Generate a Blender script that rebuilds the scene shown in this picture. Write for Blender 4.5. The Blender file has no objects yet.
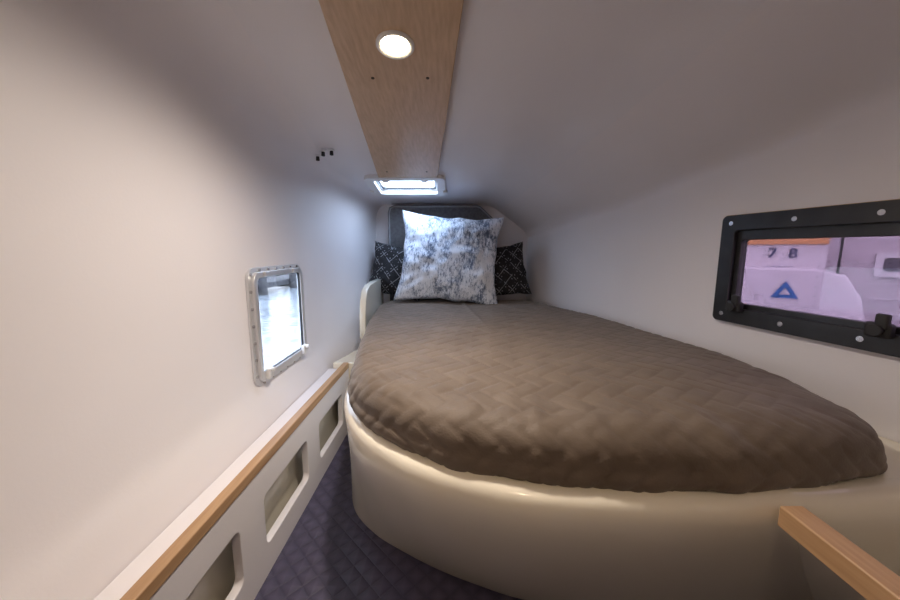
import bpy, bmesh, math, random
from mathutils import Vector, Matrix, noise
random.seed(4)
S=bpy.context.scene
COL=S.collection
H=0.8
S.view_settings.view_transform='Standard'
# ---------------------------------------------------------------- materials
def mat(name, base=(.8,.8,.8), rough=.5, metal=0, spec=None, emis=None, es=0, coat=0):
    m=bpy.data.materials.new(name); m.use_nodes=True
    b=m.node_tree.nodes['Principled BSDF']
    b.inputs['Base Color'].default_value=(*base,1)
    b.inputs['Roughness'].default_value=rough
    b.inputs['Metallic'].default_value=metal
    if spec is not None: b.inputs['Specular IOR Level'].default_value=spec
    if emis: 
        b.inputs['Emission Color'].default_value=(*emis,1); b.inputs['Emission Strength'].default_value=es
    if coat: b.inputs['Coat Weight'].default_value=coat
    return m
def nt(m): return m.node_tree, m.node_tree.nodes, m.node_tree.links, m.node_tree.nodes['Principled BSDF']
def add_noise_col(m,c1,c2,scale=5,detail=4,stretch=(1,1,1),p=(.35,.65),bump=0,bscale=None,bdist=.002):
    t,N,L,b=nt(m)
    tc=N.new('ShaderNodeTexCoord'); mp=N.new('ShaderNodeMapping'); mp.inputs['Scale'].default_value=stretch
    L.new(tc.outputs['Object'],mp.inputs[0])
    n=N.new('ShaderNodeTexNoise'); n.inputs['Scale'].default_value=scale; n.inputs['Detail'].default_value=detail
    L.new(mp.outputs[0],n.inputs['Vector'])
    r=N.new('ShaderNodeValToRGB'); r.color_ramp.elements[0].position=p[0]; r.color_ramp.elements[1].position=p[1]
    r.color_ramp.elements[0].color=(*c1,1); r.color_ramp.elements[1].color=(*c2,1)
    L.new(n.outputs['Fac'],r.inputs[0]); L.new(r.outputs[0],b.inputs['Base Color'])
    if bump:
        n2=N.new('ShaderNodeTexNoise'); n2.inputs['Scale'].default_value=bscale or scale; n2.inputs['Detail'].default_value=3
        L.new(mp.outputs[0],n2.inputs['Vector'])
        bp=N.new('ShaderNodeBump'); bp.inputs['Strength'].default_value=bump; bp.inputs['Distance'].default_value=bdist
        L.new(n2.outputs['Fac'],bp.inputs['Height']); L.new(bp.outputs[0],b.inputs['Normal'])
    return m
M_wall=add_noise_col(mat('wall_liner',rough=.5),(.79,.765,.785),(.83,.805,.825),2,2,bump=.2,bscale=160,bdist=.001)
M_ceil=add_noise_col(mat('ceiling_liner',rough=.6),(.77,.755,.785),(.81,.795,.82),2,2,bump=.2,bscale=200,bdist=.001)
M_gel=add_noise_col(mat('cream_gelcoat',rough=.20,coat=.5),(.87,.82,.69),(.89,.85,.73),3,2)
M_white=mat('white_plastic',(.8,.8,.8),.35)
M_alu=mat('brushed_aluminium',(.72,.73,.75),.35,.7)
M_screw=mat('screw_steel',(.6,.6,.62),.25,1)
M_black=add_noise_col(mat('black_anodised',rough=.35),(.012,.012,.014),(.02,.02,.022),30,2)
M_rubber=mat('rubber_seal',(.02,.02,.022),.6)
M_dark=mat('dark_screw_hole',(.05,.035,.02),.6)
def wood(name,c1,c2,stretch,scale=9,rough=.4,bump=.12):
    return add_noise_col(mat(name,rough=rough),c1,c2,scale,6,stretch,(.3,.7),bump=bump,bscale=scale*3,bdist=.0006)
M_oak=wood('light_oak_veneer',(.50,.345,.215),(.62,.445,.295),(14,.5,14),9,.45)
M_teak=wood('honey_teak',(.38,.22,.11),(.52,.33,.18),(14,.8,14),7,.4)
M_head=add_noise_col(mat('grey_upholstery',rough=.9),(.12,.12,.13),(.17,.17,.18),60,3,bump=.5,bscale=400)
M_pipe=mat('piping_pale',(.35,.35,.37),.8)
M_sheet=add_noise_col(mat('grey_sheet',rough=.9),(.24,.22,.21),(.29,.27,.255),30,3,bump=.4,bscale=40)
M_quilt=add_noise_col(mat('taupe_quilt',rough=.62,spec=.3),(.122,.092,.070),(.155,.120,.093),14,4,bump=.5,bscale=260,bdist=.0012)
nt(M_quilt)[3].inputs['Sheen Weight'].default_value=.12

def m_(N,L,op,a,b=None):
    n=N.new('ShaderNodeMath'); n.operation=op
    for i,v in enumerate((a,b)):
        if v is None: continue
        if isinstance(v,(int,float)): n.inputs[i].default_value=v
        else: L.new(v,n.inputs[i])
    return n.outputs[0]
# purple padded floor : quilted diamonds
M_floor=mat('purple_quilted_vinyl',(.09,.075,.16),.45)
t,N,L,b=nt(M_floor)
tc=N.new('ShaderNodeTexCoord'); mp=N.new('ShaderNodeMapping'); mp.inputs['Scale'].default_value=(26,26,26); mp.inputs['Rotation'].default_value=(0,0,.785)
L.new(tc.outputs['Object'],mp.inputs[0])
sx=N.new('ShaderNodeSeparateXYZ'); L.new(mp.outputs[0],sx.inputs[0])
px=m_(N,L,'PINGPONG',sx.outputs[0],.5); py=m_(N,L,'PINGPONG',sx.outputs[1],.5)
mn=m_(N,L,'MINIMUM',px,py); hh=m_(N,L,'POWER',mn,.5)
bp=N.new('ShaderNodeBump'); bp.inputs['Strength'].default_value=.6; bp.inputs['Distance'].default_value=.005
L.new(hh,bp.inputs['Height']); L.new(bp.outputs[0],b.inputs['Normal'])
rp=N.new('ShaderNodeValToRGB'); rp.color_ramp.elements[0].color=(.045,.040,.075,1); rp.color_ramp.elements[1].color=(.080,.072,.125,1)
rp.color_ramp.elements[1].position=.4
L.new(mn,rp.inputs[0]); L.new(rp.outputs[0],b.inputs['Base Color'])

# distressed pillow
M_pil=mat('distressed_print',rough=.75)
t,N,L,b=nt(M_pil)
tc=N.new('ShaderNodeTexCoord')
def noi(scale,detail,stretch=(1,1,1),rough=.6,off=0):
    mp=N.new('ShaderNodeMapping'); mp.inputs['Scale'].default_value=stretch; mp.inputs['Location'].default_value=(off,off,off)
    L.new(tc.outputs['Object'],mp.inputs[0])
    n=N.new('ShaderNodeTexNoise'); n.inputs['Scale'].default_value=scale; n.inputs['Detail'].default_value=detail; n.inputs['Roughness'].default_value=rough
    L.new(mp.outputs[0],n.inputs['Vector']); return n.outputs['Fac']
a=noi(8,10,(1.5,.9,1),.82,1.3); c=noi(70,5,(1.6,.5,1),.85,3)
s=m_(N,L,'ADD',m_(N,L,'MULTIPLY',a,.58),m_(N,L,'MULTIPLY',c,.42))
r=N.new('ShaderNodeValToRGB'); e=r.color_ramp.elements
e[0].position=.42; e[0].color=(.09,.12,.19,1); e[1].position=.53; e[1].color=(.80,.84,.92,1)
k=e.new(.465); k.color=(.24,.29,.39,1); k=e.new(.495); k.color=(.58,.64,.74,1)
L.new(s,r.inputs[0]); L.new(r.outputs[0],b.inputs['Base Color'])
bp=N.new('ShaderNodeBump'); bp.inputs['Strength'].default_value=.3; bp.inputs['Distance'].default_value=.002
L.new(c,bp.inputs['Height']); L.new(bp.outputs[0],b.inputs['Normal'])

# black patterned pillow
M_bpil=mat('black_geometric_print',rough=.8)
t,N,L,b=nt(M_bpil)
tc=N.new('ShaderNodeTexCoord'); sx=N.new('ShaderNodeSeparateXYZ'); L.new(tc.outputs['Object'],sx.inputs[0])
k=13
u=m_(N,L,'ADD',m_(N,L,'MULTIPLY',sx.outputs[0],k),m_(N,L,'MULTIPLY',sx.outputs[1],k))
v=m_(N,L,'SUBTRACT',m_(N,L,'MULTIPLY',sx.outputs[0],k),m_(N,L,'MULTIPLY',sx.outputs[1],k))
pu=m_(N,L,'PINGPONG',u,.5); pv=m_(N,L,'PINGPONG',v,.5)
mn=m_(N,L,'MINIMUM',pu,pv); l1=m_(N,L,'LESS_THAN',mn,.04)
pu2=m_(N,L,'PINGPONG',m_(N,L,'ADD',u,.25),.25); pv2=m_(N,L,'PINGPONG',m_(N,L,'ADD',v,.25),.25)
l2=m_(N,L,'LESS_THAN',m_(N,L,'MAXIMUM',pu2,pv2),.06)
mk=m_(N,L,'MAXIMUM',l1,l2)
nn_=N.new('ShaderNodeTexNoise'); nn_.inputs['Scale'].default_value=45; L.new(tc.outputs['Object'],nn_.inputs['Vector'])
mk=m_(N,L,'MULTIPLY',mk,m_(N,L,'GREATER_THAN',nn_.outputs['Fac'],.47))
mx=N.new('ShaderNodeMix'); mx.data_type='RGBA'
mx.inputs[6].default_value=(.012,.012,.015,1); mx.inputs[7].default_value=(.22,.22,.24,1)
L.new(mk,mx.inputs[0]); L.new(mx.outputs[2],b.inputs['Base Color'])

def glass(name,tint,gl=.06):
    m=bpy.data.materials.new(name); m.use_nodes=True; N=m.node_tree.nodes; L=m.node_tree.links; N.clear()
    o=N.new('ShaderNodeOutputMaterial'); mx=N.new('ShaderNodeMixShader'); tr=N.new('ShaderNodeBsdfTransparent'); g=N.new('ShaderNodeBsdfGlossy')
    tr.inputs[0].default_value=(*tint,1); g.inputs['Roughness'].default_value=.03; mx.inputs[0].default_value=gl
    L.new(tr.outputs[0],mx.inputs[1]); L.new(g.outputs[0],mx.inputs[2]); L.new(mx.outputs[0],o.inputs[0]); return m
M_glass=glass('light_acrylic',(.40,.41,.43))
M_glassP=glass('lilac_tinted_acrylic',(.225,.185,.212),.04)
M_glassH=glass('hatch_acrylic',(.85,.92,1.0),.05)
M_lamp=mat('lamp_lens',(1,1,1),.3,emis=(1,.80,.50),es=25)

# ---------------------------------------------------------------- helpers
def obj(name,me,mats=(),parent=None,smooth=False):
    o=bpy.data.objects.new(name,me); COL.objects.link(o)
    for m in mats: me.materials.append(m)
    if smooth:
        for p in me.polygons: p.use_smooth=True
    if parent: o.parent=parent
    return o
def empty(name,loc=(0,0,0),rot=None):
    o=bpy.data.objects.new(name,None); o.empty_display_size=.05; COL.objects.link(o); o.location=loc
    if rot is not None: o.rotation_euler=rot
    return o
def pydata(name,V,F,mats,parent=None,smooth=False):
    me=bpy.data.meshes.new(name); me.from_pydata([tuple(v) for v in V],[],F); me.update()
    return obj(name,me,mats,parent,smooth)
def bevel(o,w=.003,s=3):
    m=o.modifiers.new('bevel','BEVEL'); m.width=w; m.segments=s; m.limit_method='ANGLE'
    for p in o.data.polygons: p.use_smooth=True
    wn=o.modifiers.new('wn','WEIGHTED_NORMAL')
def box(name,c,d,m,parent=None,bw=.003,M=None):
    bm=bmesh.new(); bmesh.ops.create_cube(bm,size=1)
    for v in bm.verts: v.co=Vector((v.co.x*d[0]+c[0],v.co.y*d[1]+c[1],v.co.z*d[2]+c[2]))
    if M is not None: bm.transform(M)
    me=bpy.data.meshes.new(name); bm.to_mesh(me); bm.free()
    o=obj(name,me,[m],parent)
    if bw: bevel(o,bw)
    return o
def cyl(name,c,r,h,m,parent=None,axis='Z',r2=None,seg=32,bw=0,M=None):
    bm=bmesh.new(); bmesh.ops.create_cone(bm,cap_ends=True,segments=seg,radius1=r,radius2=r if r2 is None else r2,depth=h)
    R={'Z':Matrix(),'X':Matrix.Rotation(math.pi/2,4,'Y'),'Y':Matrix.Rotation(-math.pi/2,4,'X')}[axis]
    bm.transform(Matrix.Translation(c)@R)
    if M is not None: bm.transform(M)
    me=bpy.data.meshes.new(name); bm.to_mesh(me); bm.free()
    o=obj(name,me,[m],parent)
    bevel(o,bw or min(r,h)*.15,2)
    return o
def rrect(x0,x1,y0,y1,r,n=8):
    P=[]
    for cx,cy,a in ((x1-r,y1-r,0),(x0+r,y1-r,90),(x0+r,y0+r,180),(x1-r,y0+r,270)):
        for i in range(n+1):
            t=math.radians(a+90*i/n); P.append((cx+r*math.cos(t),cy+r*math.sin(t)))
    return P
def plate(name,loops,th,m,M,parent=None,bw=.0):
    """2D outline with holes, extruded; M maps local xy plane to world."""
    cu=bpy.data.curves.new(name,'CURVE'); cu.dimensions='2D'; cu.fill_mode='BOTH'; cu.extrude=th/2; cu.bevel_depth=bw; cu.bevel_resolution=2
    for lp in loops:
        sp=cu.splines.new('POLY'); sp.points.add(len(lp)-1)
        for i,p in enumerate(lp): sp.points[i].co=(p[0],p[1],0,1)
        sp.use_cyclic_u=True
    o=bpy.data.objects.new('tmp',cu); COL.objects.link(o)
    bpy.context.view_layer.update()
    dg=bpy.context.evaluated_depsgraph_get()
    me=bpy.data.meshes.new_from_object(o.evaluated_get(dg)); bpy.data.objects.remove(o)
    me.name=name; me.materials.clear(); me.transform(M)
    return obj(name,me,[m],parent)
def tube(name,pts,r,m,parent=None,cyc=False):
    cu=bpy.data.curves.new(name,'CURVE'); cu.dimensions='3D'; cu.bevel_depth=r; cu.bevel_resolution=3
    sp=cu.splines.new('POLY'); sp.points.add(len(pts)-1)
    for i,p in enumerate(pts): sp.points[i].co=(*p,1)
    sp.use_cyclic_u=cyc
    o=bpy.data.objects.new('tmp',cu); COL.objects.link(o); bpy.context.view_layer.update()
    me=bpy.data.meshes.new_from_object(o.evaluated_get(bpy.context.evaluated_depsgraph_get())); bpy.data.objects.remove(o)
    me.materials.clear()
    return obj(name,me,[m],parent,True)
def frame_mat(origin,xd,yd):
    x=Vector(xd).normalized(); y=Vector(yd).normalized(); z=x.cross(y)
    M=Matrix((( x.x,y.x,z.x,origin[0]),(x.y,y.y,z.y,origin[1]),(x.z,y.z,z.z,origin[2]),(0,0,0,1)))
    return M
def interp(x,T):
    if x<=T[0][0]: return T[0][1]
    for (a,b),(c,d) in zip(T,T[1:]):
        if x<=c: return b+(d-b)*(x-a)/(c-a)
    return T[-1][1]
def catmull(P,n,closed=True):
    out=[]; N_=len(P)
    rng=range(N_) if closed else range(N_-1)
    for i in rng:
        g=lambda k: Vector(P[k%N_]) if closed else Vector(P[max(0,min(N_-1,k))])
        p0,p1,p2,p3=g(i-1),g(i),g(i+1),g(i+2)
        for j in range(n):
            t=j/n
            out.append(.5*((2*p1)+(p2-p0)*t+(2*p0-5*p1+4*p2-p3)*t*t+(3*p1-p0-3*p2+p3)*t**3))
    if not closed: out.append(Vector(P[-1]))
    return out
def resample(P,n,closed=True):
    Q=list(P)+([P[0]] if closed else [])
    D=[0]
    for a,b in zip(Q,Q[1:]): D.append(D[-1]+(b-a).length)
    out=[];j=0; T=D[-1]
    m=n if closed else n-1
    for i in range(n):
        s=T*i/m
        while j<len(D)-2 and D[j+1]<s: j+=1
        f=(s-D[j])/max(1e-9,D[j+1]-D[j]); out.append(Q[j].lerp(Q[j+1],min(1,f)))
    return out

# ---------------------------------------------------------------- cabin shell
YB=2.15; YF=-1.2
def zc(y): return .568-.14*y
XL=[(-1.2,-.6),(1.46,-.6),(1.53,-.595),(1.60,-.582),(1.70,-.555),(1.95,-.485),(2.15,-.445)]
XR=[(-1.2,.95),(0,.945),(.3,.93),(.45,.91),(1.03,.798),(1.3,.745),(1.5,.70),(1.7,.635),(1.85,.58),(2.0,.525),(2.15,.468)]
xl=lambda y:interp(y,XL)
xr=lambda y:interp(y,XR)
xu=lambda y:interp(y,[(-1.2,.62),(0,.57),(.733,.47),(2.15,.24)])
zl=lambda y:.4165-.148*y
LW=(1.035,1.374,-.41,-.07)      # left window y0,y1,z0,z1
RW=(.47,1.015,-.19,.078)         # right window
HW=(1.69,1.90,-.36,-.06)         # hatch y0,y1,x0,x1
def qb(a,b,c,n):
    return [((1-t)**2*a[0]+2*t*(1-t)*b[0]+t*t*c[0],(1-t)**2*a[1]+2*t*(1-t)*b[1]+t*t*c[1]) for t in [i/n for i in range(n+1)]]
def lerp2(a,b,t): return (a[0]+(b[0]-a[0])*t,a[1]+(b[1]-a[1])*t)
def section(y):
    L_=xl(y);R_=xr(y);C=zc(y);U=xu(y);ZL=zl(y)
    near=max(0,min(1,(1.6-y)/1.0)); rx=.075+.12*near; rz=.12+.12*near
    P=[(L_+.07,-.8),(L_+.065,-.66),(L_+.055,-.52),(L_+.02,-.45),(L_,-.41),(L_,-.07)]
    P+=qb((L_,C-rz),(L_,C),(L_+rx,C),12)
    iC0=len(P)-1
    P+=[(max(-.36,L_+rx+.004),C),(-.06,C)]
    c=(U,C); k=(R_,ZL)
    P+=qb(lerp2(c,(-.06,C),.12/max(.12,U+.06)*.6),c,lerp2(c,k,.22),8)
    P+=qb(lerp2(k,c,.18),k,(R_,ZL-.035),8)
    P[-1]=(R_,max(ZL-.035,.079))
    P+=[(R_,.078),(R_,-.19),(R_,-.5),(R_,-.8)]
    return P,iC0
P0,iC0=section(1.0); NP=len(P0)
ys=sorted(set([round(YF+i*.1,3) for i in range(34)]+[2.15,1.035,1.374,.47,1.015,1.69,1.90,1.97,2.06,1.45,1.49,1.55,1.58,1.65,1.75,1.85]))
ys=[y for y in ys if y<=YB]
SEC=[section(y)[0] for y in ys]
iA=iC0+1; iB=iC0+2        # hatch x lines
iR0=NP-4; iR1=NP-3        # right window z lines (top,bottom)
iL0=4; iL1=5
def strip(name,a,b,m):
    V=[];F=[];w=b-a+1
    for y,s in zip(ys,SEC):
        for i in range(a,b+1): V.append((s[i][0],y,s[i][1]))
    for j in range(len(ys)-1):
        for i in range(a,b):
            y0,y1=ys[j],ys[j+1]
            if i==iL0 and y0>=LW[0]-1e-4 and y1<=LW[1]+1e-4: continue
            if i==iR0 and y0>=RW[0]-1e-4 and y1<=RW[1]+1e-4: continue
            if i==iA and y0>=HW[0]-1e-4 and y1<=HW[1]+1e-4: continue
            k=j*w+i-a
            F.append((k,k+1,k+w+1,k+w))
    return pydata(name,V,F,[m],smooth=True)
wl=strip('wall_left',0,iC0,M_wall)
ce=strip('ceiling',iC0,iC0+2+9,M_ceil)
wr=strip('wall_right',iC0+2+9,NP-1,M_wall)
for nm,y in (('wall_back',YB),('wall_front',YF)):
    s=section(y)[0]
    pydata(nm,[(p[0],y,p[1]) for p in s],[tuple(range(len(s)))],[M_wall])
box('floor',(.18,.475,-.815),(1.55,3.35,.03),M_floor,bw=0)

# ---------------------------------------------------------------- mattress / quilt
MO=[(-.37,2.0),(-.365,1.6),(-.325,1.29),(-.285,1.03),(-.257,.87),(-.19,.722),(-.100,.623),(-.020,.566),(.083,.527),(.175,.507),(.298,.496),(.423,.496),(.558,.506),(.67,.520),(.730,.550),(.763,.62),(.785,.84),(.772,1.04),(.72,1.27),(.65,1.51),(.54,1.77),(.43,2.0),(.2,2.04),(-.1,2.04)]
out=resample(catmull(MO,12),860)
C=Vector((.16,1.15)); 
c45=math.cos(math.radians(52)); s45=math.sin(math.radians(52))
def seam(x,y):
    g=.038
    X=(x*c45-y*s45)/g; Y=(x*s45+y*c45)/g
    i=math.floor(X); j=math.floor(Y); fx=X-i; fy=Y-j
    # 2:1 interlocking stitched bricks
    k=(i-j)%4
    if k<2:
        d=min(fy,1-fy)
        if k==0: d=min(d,fx)
        if k==1: d=min(d,1-fx)
    else:
        d=min(fx,1-fx)
        if k==3: d=min(d,fy)
        if k==2: d=min(d,1-fy)
    return d*g
NR=165; NE=26
V=[];F=[]
rows=[]
for r in range(1,NR+1): rows.append(('t',.90*r/NR))
for e in range(1,NE+1): rows.append(('e',e/NE))
def quilt(x,y):
    wv=noise.noise(Vector((x*5,y*5,0)))*.014
    d=seam(x+wv,y+wv*.7)
    return .0036*(1-math.exp(-d/.0034))
for kind,s in rows:
    for i,o in enumerate(out):
        d=o-C; L_=d.length
        if kind=='t':
            p=C+d*s; z=-.284+.010*(1-s*s)
        else:
            if s<.6:
                a=s/.6*math.pi/2
                p=C+d*(.90+.10*math.sin(a)); z=-.284-.055*(1-math.cos(a))
            else:
                q=(s-.6)/.4; p=C+d*1.0+d.normalized()*.006*math.sin(q*3.1); z=-.339-.032*q
        x,y=p
        front=max(0,min(1,(1.0-y)/.45))
        lf=noise.noise(Vector((x*3.2,y*2.2,1)))*.007+noise.noise(Vector((x*9,y*7,5)))*.004
        z+=lf*(1 if kind=='t' else max(.2,1-s))
        an=math.atan2(d.y,d.x)
        sr=s if kind=='t' else .9+.1*min(1,s*1.2)
        wr_=max(0,(sr-.62)/.38)**1.5*front
        wrn=noise.noise(Vector((an*9,sr*3,2)))*.010+noise.noise(Vector((an*22,sr*4,7)))*.006
        z+=wrn*wr_*(1 if kind=='t' else max(0,1-s)**.5)
        if kind=='e':
            p=p+d.normalized()*(noise.noise(Vector((x*11,y*11,3)))*.012*s)
            if s>.6: z+=noise.noise(Vector((an*7,0,9)))*.007*((s-.6)/.4)
        cr=x-(.06+.10*(1.9-y)); 
        if kind=='t': z+=.006*math.exp(-(cr/.012)**2)*max(0,min(1,(y-1.1)/.3))
        qd=quilt(p.x,p.y-max(0,-z-.284)*1.0)
        if kind=='t': z+=qd
        else:
            a=min(1,s/.6)*math.pi/2
            z+=qd*math.cos(a); p=p+d.normalized()*qd*math.sin(a)
        V.append((p.x,p.y,z))
n=len(out); R_=len(rows)
V.append((C.x,C.y,-.271)); ci=len(V)-1
for r in range(R_-1):
    for i in range(n):
        j=(i+1)%n; F.append((r*n+i,r*n+j,(r+1)*n+j,(r+1)*n+i))
for i in range(n): F.append((ci,(i+1)%n,i))
berth=empty('berth_mattress')
q=pydata('quilted_cover',V,F,[M_quilt],berth,True)
core=[C+(o-C)*.975 for o in resample(catmull(MO,6),120)]
V=[(p.x,p.y,z) for z in (-.370,-.31) for p in core]; m=len(core)
F=[tuple(range(m))[::-1],tuple(range(m,2*m))]+[(i,(i+1)%m,m+(i+1)%m,m+i) for i in range(m)]
pydata('foam_core',V,F,[M_sheet],berth)

# ---------------------------------------------------------------- berth platform (moulded)
plat=empty('berth_platform')
TOP=[(-.41,2.05),(-.385,1.6),(-.335,1.29),(-.295,1.05),(-.259,.86),(-.192,.710),(-.098,.608),(-.018,.553),(.082,.512),(.172,.492),(.30,.482),(.425,.482),(.56,.489),(.70,.498),(.86,.50)]
BOT=[(-.41,2.05),(-.40,1.6),(-.365,1.32),(-.335,1.12),(-.29,.985),(-.21,.895),(-.12,.835),(-.02,.78),(.08,.738),(.16,.71),(.30,.68),(.43,.66),(.56,.65),(.70,.65),(.86,.65)]
n=140
top=resample(catmull(TOP,10,False),n,False); bot=resample(catmull(BOT,10,False),n,False)
V=[];F=[]
cen=Vector((.3,1.3))
def norm2(P,i):
    a=P[max(0,i-1)];b=P[min(len(P)-1,i+1)];t=(b-a).normalized(); nn=Vector((t.y,-t.x))
    return -nn if nn.dot(P[i]-cen)<0 else nn
rows=[(-.03,-.372,0),(-.012,-.370,0),(-.003,-.372,0),(.006,-.377,0),(.012,-.385,0),(.015,-.397,0),(.015,-.41,.005),(.013,-.43,.02)]
for i in range(1,17):
    f=i/16; rows.append((.013-.007*f,-.43-(.8-.43)*f,.02+.98*f**1.15))
for off,z,k in rows:
    for i in range(n):
        p=top[i].lerp(bot[i],k)+norm2(top,i)*off; p.x=min(p.x,xr(p.y)-.002)
        V.append((p.x,p.y,z))
for r in range(len(rows)-1):
    for i in range(n-1): F.append((r*n+i,r*n+i+1,(r+1)*n+i+1,(r+1)*n+i))
pydata('moulded_front',V,F,[M_gel],plat,True)
V=[]
for i in range(n-1):
    p=top[i]-norm2(top,i)*.028; V.append((min(p.x,xr(p.y)-.002),p.y,-.372))
for y in [.47+.1*i for i in range(17)]: V.append((xr(y)-.002,y,-.372))
V.append((.465,2.145,-.372)); V.append((-.38,2.145,-.372))
pydata('bunk_top',V,[tuple(range(len(V)))],[M_gel],plat)
pts=[(1.56,-.40),(1.565,-.30),(1.585,-.235),(1.62,-.19),(1.68,-.172),(1.80,-.165),(2.0,-.165),(2.0,-.40)]
plate('leeboard',[pts],.020,M_gel,frame_mat((-.398,0,0),(0,1,0),(0,0,1)),plat,bw=.004)

lk=empty('side_locker')
V=[(-.525,1.505),(-.42,1.505),(-.425,1.85),(-.44,1.85)]
VV=[(x,y,z) for z in (-.8,-.50) for x,y in V]
o=pydata('locker_body',VV,[(3,2,1,0),(4,5,6,7),(0,1,5,4),(1,2,6,5),(2,3,7,6),(3,0,4,7)],[M_gel],lk); bevel(o,.006)

# ---------------------------------------------------------------- left shelf fascia with cut-outs
sh=empty('side_shelf')
cuts=[rrect(y,y+.265,-.728,-.592,.02) for y in (-.31,.05,.41,.77,1.13)]
plate('fascia',[[(-1.15,-.8),(1.50,-.8),(1.50,-.522),(-1.15,-.522)]]+cuts,.016,M_wall,frame_mat((-.462,0,0),(0,1,0),(0,0,1)),sh,bw=.002)
box('shelf_top',(-.498,.175,-.528),(.085,2.65,.008),M_wall,sh,bw=.002)
box('shelf_back',(-.503,.175,-.66),(.006,2.65,.26),M_gel,sh,bw=0)
box('teak_rail',(-.462,.185,-.508),(.024,2.63,.026),M_teak,sh,bw=.003)

# ---------------------------------------------------------------- right foreground rail
rr=empty('grab_rail')
box('teak_bar',(.492,-.06,-.381),(.034,1.036,.032),M_teak,rr,bw=.003)
V=[(x,y,z) for x in (0,.014) for (y,z) in ((-.55,-.8),(.66,-.8),(.445,-.397),(-.55,-.397))]
V=[(x+(.80 if z<-.7 else .490),y,z) for x,y,z in V]
pydata('rail_panel',V,[(0,1,2,3),(7,6,5,4),(0,4,5,1),(1,5,6,2),(2,6,7,3),(3,7,4,0)],[M_gel],rr)

# ---------------------------------------------------------------- ceiling oak panel + downlights
pan=empty('ceiling_panel')
zp=lambda y:.548-.14*y
def pc(y,side): return (-.178 if side==0 else .088)-.0880*y
V=[]
ny=1.635
for y in (-.9,ny):
    for sd in (0,1):
        for dz in (0,.017): V.append((pc(y,sd),y,zp(y)+dz))
F=[(0,2,6,4),(1,5,7,3),(0,1,3,2),(4,6,7,5),(0,4,5,1),(2,3,7,6)]
o=pydata('oak_board',V,F,[M_oak],pan); bevel(o,.003)
tilt=Matrix.Rotation(-math.atan(.14),4,'X')
def at_panel(x,y): return Matrix.Translation((x,y,zp(y)))@tilt
def ring_profile(name,M,r0,r1,h,m,parent):
    pr=[(r1,0),(r1,-h*.5),(r1-.003,-h),(r0+.004,-h),(r0,-h*.6),(r0-.002,0)]
    V=[];F=[];n=48
    for i in range(n):
        a=2*math.pi*i/n
        for r,z in pr: V.append((r*math.cos(a),r*math.sin(a),z))
    k=len(pr)
    for i in range(n):
        for j in range(k-1): F.append((i*k+j,((i+1)%n)*k+j,((i+1)%n)*k+j+1,i*k+j+1))
    me=bpy.data.meshes.new(name); me.from_pydata(V,[],F); me.transform(M); me.update()
    return obj(name,me,[m],parent,True)
def downlight(x,y,energy,col):
    e=empty('downlight',(0,0,0)); M=at_panel(x,y)
    ring_profile('bezel',M,.031,.041,.006,M_white,e)
    cyl('lens',(0,0,-.0015),.031,.003,M_lamp,e,M=M,bw=.0005)
    ld=bpy.data.lights.new('bulb','SPOT'); ld.energy=energy; ld.color=col; ld.spot_size=math.radians(168); ld.spot_blend=1; ld.shadow_soft_size=.03
    lo=bpy.data.objects.new('bulb',ld); COL.objects.link(lo); lo.location=M@Vector((0,0,-.012)); lo.rotation_euler=(-math.atan(.14),0,0); lo.parent=e
    return e
downlight(-.117,.818,33,(1,.87,.75))
downlight(-.045,-.02,8,(1,.74,.50))
downlight(.02,-.75,8,(1,.72,.48))
for i,(x,y) in enumerate([(-.19,.93),(-.055,.93),(-.27,1.56),(-.10,1.56),(-.16,.40),(.02,.40)]):
    cyl('panel_screw_%d'%i,(0,0,-.0006),.0042,.0016,M_dark,pan,M=at_panel(x,y),seg=16)

# ---------------------------------------------------------------- ceiling hatch
ha=empty('window_1')
hy=(HW[0]+HW[1])/2; hz=zc(hy)
MH=Matrix.Translation((-.21,hy,hz))@tilt
loops=[rrect(-.185,.185,-.140,.140,.03),rrect(-.150,.150,-.105,.105,.02)]
plate('trim_ring',loops,.014,M_white,MH@Matrix.Translation((0,0,-.007)),ha,bw=.003)
loops=[rrect(-.155,.155,-.11,.11,.02),rrect(-.140,.140,-.094,.094,.02)]
plate('sash_frame',loops,.04,M_alu,MH@Matrix.Translation((0,0,.025)),ha,bw=.001)
plate('seal',[rrect(-.141,.141,-.095,.095,.02),rrect(-.134,.134,-.088,.088,.02)],.01,M_rubber,MH@Matrix.Translation((0,0,.012)),ha)
plate('pane',[rrect(-.15,.15,-.105,.105,.02)],.006,M_glassH,MH@Matrix.Translation((0,0,.048)),ha)
for s_ in (-1,1):
    box('hatch_latch_%d'%(s_+1),(s_*.185,.06,-.020),(.022,.045,.012),M_white,ha,bw=.004,M=MH)
    box('hatch_hinge_%d'%(s_+1),(s_*.09,-.10,-.014),(.03,.02,.010),M_white,ha,bw=.003,M=MH)

# ---------------------------------------------------------------- left window
lw=empty('window_2')
ML=frame_mat((-.598,0,0),(0,1,0),(0,0,1))   # normal +x
y0,y1,z0,z1=LW
plate('flange',[rrect(y0-.014,y1+.014,z0-.014,z1+.014,.035),rrect(y0+.004,y1-.004,z0+.004,z1-.004,.03)],.005,M_alu,ML@Matrix.Translation((0,0,.003)),lw,bw=.0015)
plate('sash',[rrect(y0+.000,y1-.000,z0+.000,z1-.000,.03),rrect(y0+.013,y1-.013,z0+.020,z1-.013,.02)],.012,M_alu,ML@Matrix.Translation((0,0,.010)),lw,bw=.003)
plate('seal',[rrect(y0+.012,y1-.012,z0+.019,z1-.012,.02),rrect(y0+.018,y1-.018,z0+.025,z1-.018,.018)],.008,M_rubber,ML@Matrix.Translation((0,0,.010)),lw)
plate('pane',[rrect(y0+.010,y1-.010,z0+.015,z1-.010,.02)],.004,M_glass,ML@Matrix.Translation((0,0,.006)),lw)
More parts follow.
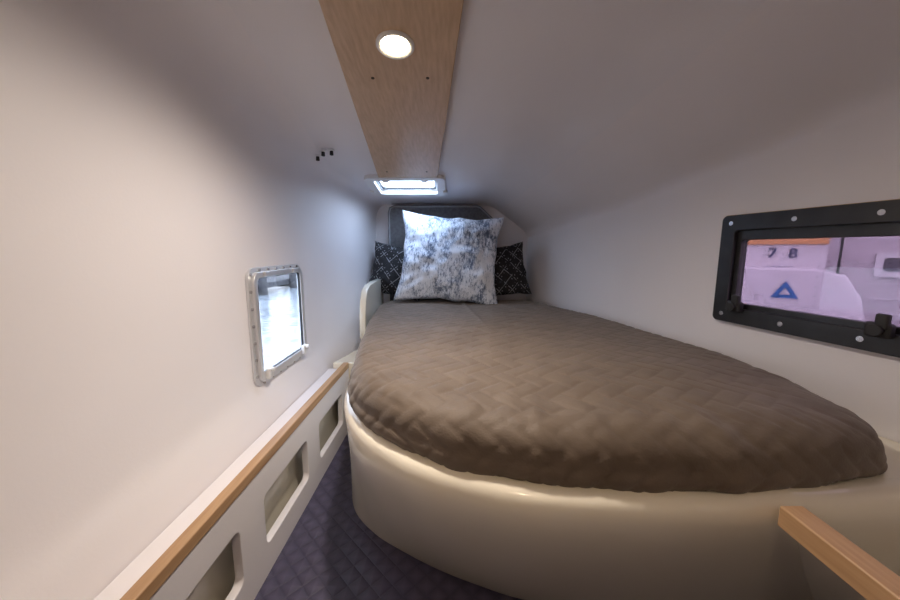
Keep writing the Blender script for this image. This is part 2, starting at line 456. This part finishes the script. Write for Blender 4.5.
k=0
pp=resample([Vector(p) for p in rrect(y0-.007,y1+.007,z0-.007,z1+.007,.03)],26)
for p in pp:
    cyl('screw_%d'%k,(p.x,p.y,.008),.0048,.007,M_screw,lw,M=ML,seg=14); k+=1
for i,(a,c_) in enumerate(((y0+.035,z0+.014),(y1-.035,z0+.014))):
    box('latch_%d'%i,(a,c_+.008,.024),(.03,.035,.014),M_white,lw,bw=.004,M=ML)
    cyl('latch_pin_%d'%i,(a,c_+.02,.036),.007,.014,M_white,lw,M=ML)
for i,a in enumerate((y0+.07,y1-.07)):
    box('hinge_%d'%i,(a,z1-.006,.02),(.035,.016,.012),M_alu,lw,bw=.003,M=ML)

# ---------------------------------------------------------------- right window (black)
rw=empty('window_3')
ya,yb=RW[0],RW[1]
pa=Vector((xr(yb),yb,0)); pb=Vector((xr(ya),ya,0)); LN=(pb-pa).length
MR=frame_mat((pa.x,pa.y,0),(pb-pa),(0,0,1))
nz=MR.to_3x3()@Vector((0,0,1))
sg=1 if nz.x<0 else -1
z0,z1=RW[2],RW[3]
def T(d): return MR@Matrix.Translation((0,0,sg*d))
plate('tan_rim',[rrect(-.020,LN+.018,z0-.016,z1+.018,.012),rrect(0.004,LN-.004,z0+.004,z1-.004,.01)],.006,M_teak,T(.003),rw)
plate('outer_frame',[rrect(-.012,LN+.012,z0-.012,z1+.014,.012),rrect(.024,LN-.03,z0+.026,z1-.024,.012)],.014,M_black,T(.009),rw,bw=.002)
plate('inner_sash',[rrect(.020,LN-.026,z0+.022,z1-.020,.012),rrect(.036,LN-.052,z0+.040,z1-.050,.012)],.012,M_black,T(-.002),rw,bw=.002)
plate('bead',[rrect(.020,LN-.026,z0+.022,z1-.020,.012),rrect(.024,LN-.030,z0+.026,z1-.024,.012)],.004,M_screw,T(.006),rw)
plate('reveal',[rrect(.006,LN-.006,z0+.006,z1-.006,.012),rrect(.036,LN-.05,z0+.040,z1-.050,.012)],.012,M_black,T(-.012),rw)
plate('pane',[rrect(.032,LN-.048,z0+.036,z1-.046,.012)],.004,M_glassP,T(-.010),rw)
k=0
for fx in (.01,.30,.58,.80,.99):
    for zz in (z0+.008,z1-.006):
        cyl('screw_%d'%k,(.008+(LN-.024)*fx,zz,sg*.0175),.0062,.003,M_screw,rw,M=MR,seg=18); k+=1
for i,a in enumerate((.055,.345)):
    box('latch_%d'%i,(a,z0+.034,sg*.024),(.040,.030,.018),M_rubber,rw,bw=.006,M=MR)
    box('latch_arm_%d'%i,(a+.006,z0+.052,sg*.030),(.02,.03,.012),M_rubber,rw,bw=.004,M=MR)
    cyl('latch_knob_%d'%i,(a,z0+.034,sg*.036),.012,.010,M_rubber,rw,M=MR)

# ---------------------------------------------------------------- headboard
hb=empty('headboard')
MB=frame_mat((-.048,2.115,0),(1,0,0),(0,0,1))
o_=[(-.305,-.355),(.305,-.355),(.305,.145),(.295,.172),(.225,.238),(.205,.246),(-.275,.246),(-.298,.236),(-.305,.21)]
plate('upholstered_panel',[o_],.045,M_head,MB,hb,bw=.010)
tube('piping',[tuple(MB@Vector((a,b_,.033*1))) for a,b_ in o_[2:]]+[tuple(MB@Vector((-.305,-.2,.033)))],.004,M_pipe,hb)
tube('piping_front',[tuple(MB@Vector((a*1.0,b_,.033))) for a,b_ in o_[1:3]],.004,M_pipe,hb)

# ---------------------------------------------------------------- pillows
def pillow(name,w,h,T_,m,loc,R,seed=0,n=60,pinch=.09,crum=.008):
    V=[];F=[];idx={}
    for side in (1,-1):
        for j in range(n+1):
            for i in range(n+1):
                u=-1+2*i/n; v=-1+2*j/n
                u=math.copysign(abs(u)**.85,u); v=math.copysign(abs(v)**.85,v)
                bd=i in(0,n) or j in(0,n)
                if bd and side==-1: idx[(side,i,j)]=idx[(1,i,j)]; continue
                x=w/2*u*(1-pinch*(1-v*v)); y=h/2*v*(1-pinch*(1-u*u))
                th=T_/2*(max(0,(1-u*u)*(1-v*v)))**.42
                c_=noise.noise(Vector((u*2.2+seed,v*2.2,side)))*crum*1.6+noise.noise(Vector((u*6,v*6+seed,side)))*crum*.6
                z=side*(th+c_*min(1,th/(T_*.2)))
                idx[(side,i,j)]=len(V)
                V.append((x+noise.noise(Vector((v*3,seed,0)))*.008*u,y+noise.noise(Vector((u*3,seed,4)))*.010*v,z))
        for j in range(n):
            for i in range(n):
                q=[idx[(side,i,j)],idx[(side,i+1,j)],idx[(side,i+1,j+1)],idx[(side,i,j+1)]]
                F.append(q if side==1 else q[::-1])
    o=pydata(name,V,F,[m],None,True); o.location=loc; o.rotation_euler=R.to_euler()
    return o
rad=math.radians
RX=lambda a:Matrix.Rotation(rad(a),4,'X'); RZ=lambda a:Matrix.Rotation(rad(a),4,'Z')
pillow('throw_pillow',.55,.50,.16,M_pil,(-.003,1.87,-.047),RX(74)@RZ(-4.5),1,pinch=.12,crum=.012)
pillow('accent_pillow',.33,.31,.11,M_bpil,(-.298,1.98,-.118),RZ(-10)@RX(76)@RZ(-7),3,n=40,pinch=.12)
pillow('accent_pillow',.33,.31,.11,M_bpil,(.285,1.98,-.120),RZ(12)@RX(76)@RZ(6),8,n=40,pinch=.12)

# ---------------------------------------------------------------- ceiling clips
cl=empty('ceiling_clips')
for i,(x,y,dz) in enumerate(((-.505,1.40,-.016),(-.475,1.375,-.009),(-.445,1.38,-.004))):
    z=zc(y)+dz
    cyl('base_%d'%i,(x,y,z-.002),.012,.006,M_white,cl)
    cyl('clip_%d'%i,(x,y,z-.012),.007,.016,M_rubber,cl,r2=.006)

# ---------------------------------------------------------------- outside
M_water=mat('harbour_water',(.35,.42,.46),.12)
add_noise_col(M_water,(.26,.30,.34),(.40,.45,.48),.6,4,(1,3,1),bump=.5,bscale=3,bdist=.05)
pydata('harbour_water',[(-60,-40,-1.4),(60,-40,-1.4),(60,80,-1.4),(-60,80,-1.4)],[(0,1,2,3)],[M_water])
dk=empty('floating_dock')
M_dock=add_noise_col(mat('dock_timber',rough=.8),(.04,.04,.05),(.10,.10,.10),6,3,(1,8,1))
box('deck',(-6.5,11,-1.15),(1.2,16,.18),M_dock,dk,bw=.01)
for i in range(7):
    cyl('piling_%d'%i,(-5.8,4.5+i*2.1,-.7),.13,1.6,M_dock,dk)
    box('stringer_%d'%i,(-6.5,4.5+i*2.1,-1.28),(1.3,.2,.12),M_dock,dk,bw=.01)
nb=empty('moored_boat')
M_hull=add_noise_col(mat('moored_boat_gelcoat',rough=.4),(.72,.70,.73),(.80,.78,.81),3,2)
M_hull2=add_noise_col(mat('moored_boat_side',rough=.5),(.52,.48,.51),(.58,.54,.57),3,2)
M_or=mat('orange_trim',(.75,.36,.14),.5); M_txt=mat('navy_decal',(.03,.035,.12),.5); M_bl=mat('blue_decal',(.03,.16,.45),.5)
MN=frame_mat((2.6,2.7,-.30),(.72,-.69,0),(0,0,1))
nz=MN.to_3x3()@Vector((0,0,1)); sgn=1 if nz.dot(Vector((-1,-1,0)))>0 else -1
def TB(d): return MN@Matrix.Translation((0,0,sgn*d))
plate('cabin_side',[rrect(-2.2,3.0,-1.3,.9,.1)],.05,M_hull2,TB(-.35),nb)
for i in range(9): box('cabin_groove_%d'%i,(1.6,-.5+i*.11,sgn*-.32),(2.3,.010,.006),M_hull,nb,bw=0,M=MN)
plate('engine_cowl',[[(-.9,-.9),(.48,-.9),(.44,-.35),(.37,-.04),(.29,.10),(.14,.14),(-.9,.14)]],.3,M_hull,TB(-.15),nb,bw=.02)
plate('name_board',[rrect(-.75,.2,.15,.46,.01)],.04,M_hull,TB(-.1),nb)
box('orange_stripe',(-.28,.365,sgn*-.07),(.96,.05,.03),M_or,nb,bw=.004,M=MN)
plate('side_window_frame',[rrect(.46,.84,.10,.28,.03),rrect(.50,.80,.14,.24,.02)],.03,M_alu,TB(-.31),nb)
plate('side_window_pane',[rrect(.50,.80,.14,.24,.02)],.01,mat('dark_pane',(.12,.12,.14),.1),TB(-.315),nb)
cyl('antenna',(.26,.24,0),.008,.4,M_rubber,nb,axis='Y',M=MN)
plate('triangle_decal',[[(-.08,-.06),(.08,-.06),(.0,.07)],[(-.035,-.035),(.035,-.035),(0,.022)]],.006,M_bl,TB(.025)@Matrix.Translation((.0,-.01,0)),nb)
for i in range(5):
    box('vent_slot_%d'%i,(-.12+i*.035,.160,sgn*-.075),(.010,.025,.006),M_txt,nb,bw=0,M=MN)
for i,(ch,dx) in enumerate((('7',-.12),('8',.0))):
    cu=bpy.data.curves.new('digit','FONT'); cu.body=ch; cu.size=.11; cu.extrude=.002
    o=bpy.data.objects.new('tmp',cu); COL.objects.link(o); bpy.context.view_layer.update()
    me=bpy.data.meshes.new_from_object(o.evaluated_get(bpy.context.evaluated_depsgraph_get())); bpy.data.objects.remove(o)
    me.materials.clear()
    me.transform(TB(-.068)@Matrix.Translation((dx-.01,.235,0))); obj('digit_%d'%i,me,[M_txt],nb)

# ---------------------------------------------------------------- world
w=bpy.data.worlds.new('overcast'); S.world=w; w.use_nodes=True
N=w.node_tree.nodes; L=w.node_tree.links; bg=N['Background']
tc=N.new('ShaderNodeTexCoord'); sx=N.new('ShaderNodeSeparateXYZ'); L.new(tc.outputs['Generated'],sx.inputs[0])
r=N.new('ShaderNodeValToRGB'); r.color_ramp.elements[0].color=(.88,.93,1,1); r.color_ramp.elements[1].color=(.70,.81,1,1)
L.new(sx.outputs[2],r.inputs[0]); L.new(r.outputs[0],bg.inputs[0]); bg.inputs[1].default_value=22
def portal(name,M,sxx,syy):
    ld=bpy.data.lights.new(name,'AREA'); ld.shape='RECTANGLE'; ld.size=sxx; ld.size_y=syy; ld.cycles.is_portal=True
    o=bpy.data.objects.new(name,ld); COL.objects.link(o); o.matrix_world=M; return o
portal('skylight_portal',Matrix.Translation((-.21,hy,hz+.08))@tilt,.30,.22)
portal('left_window_portal',Matrix.Translation((-.68,(LW[0]+LW[1])/2,-.24))@Matrix.Rotation(-math.pi/2,4,'Y'),.34,.34)

# ---------------------------------------------------------------- camera
cd=bpy.data.cameras.new('camera'); cam=bpy.data.objects.new('camera',cd); COL.objects.link(cam)
cd.sensor_width=36; cd.lens=14; cd.clip_start=.01
cam.location=(0,0,0); cam.rotation_euler=(rad(90-8.2),0,0); S.camera=cam

for o in list(COL.objects):
    if o.parent is None: o.location.z+=H
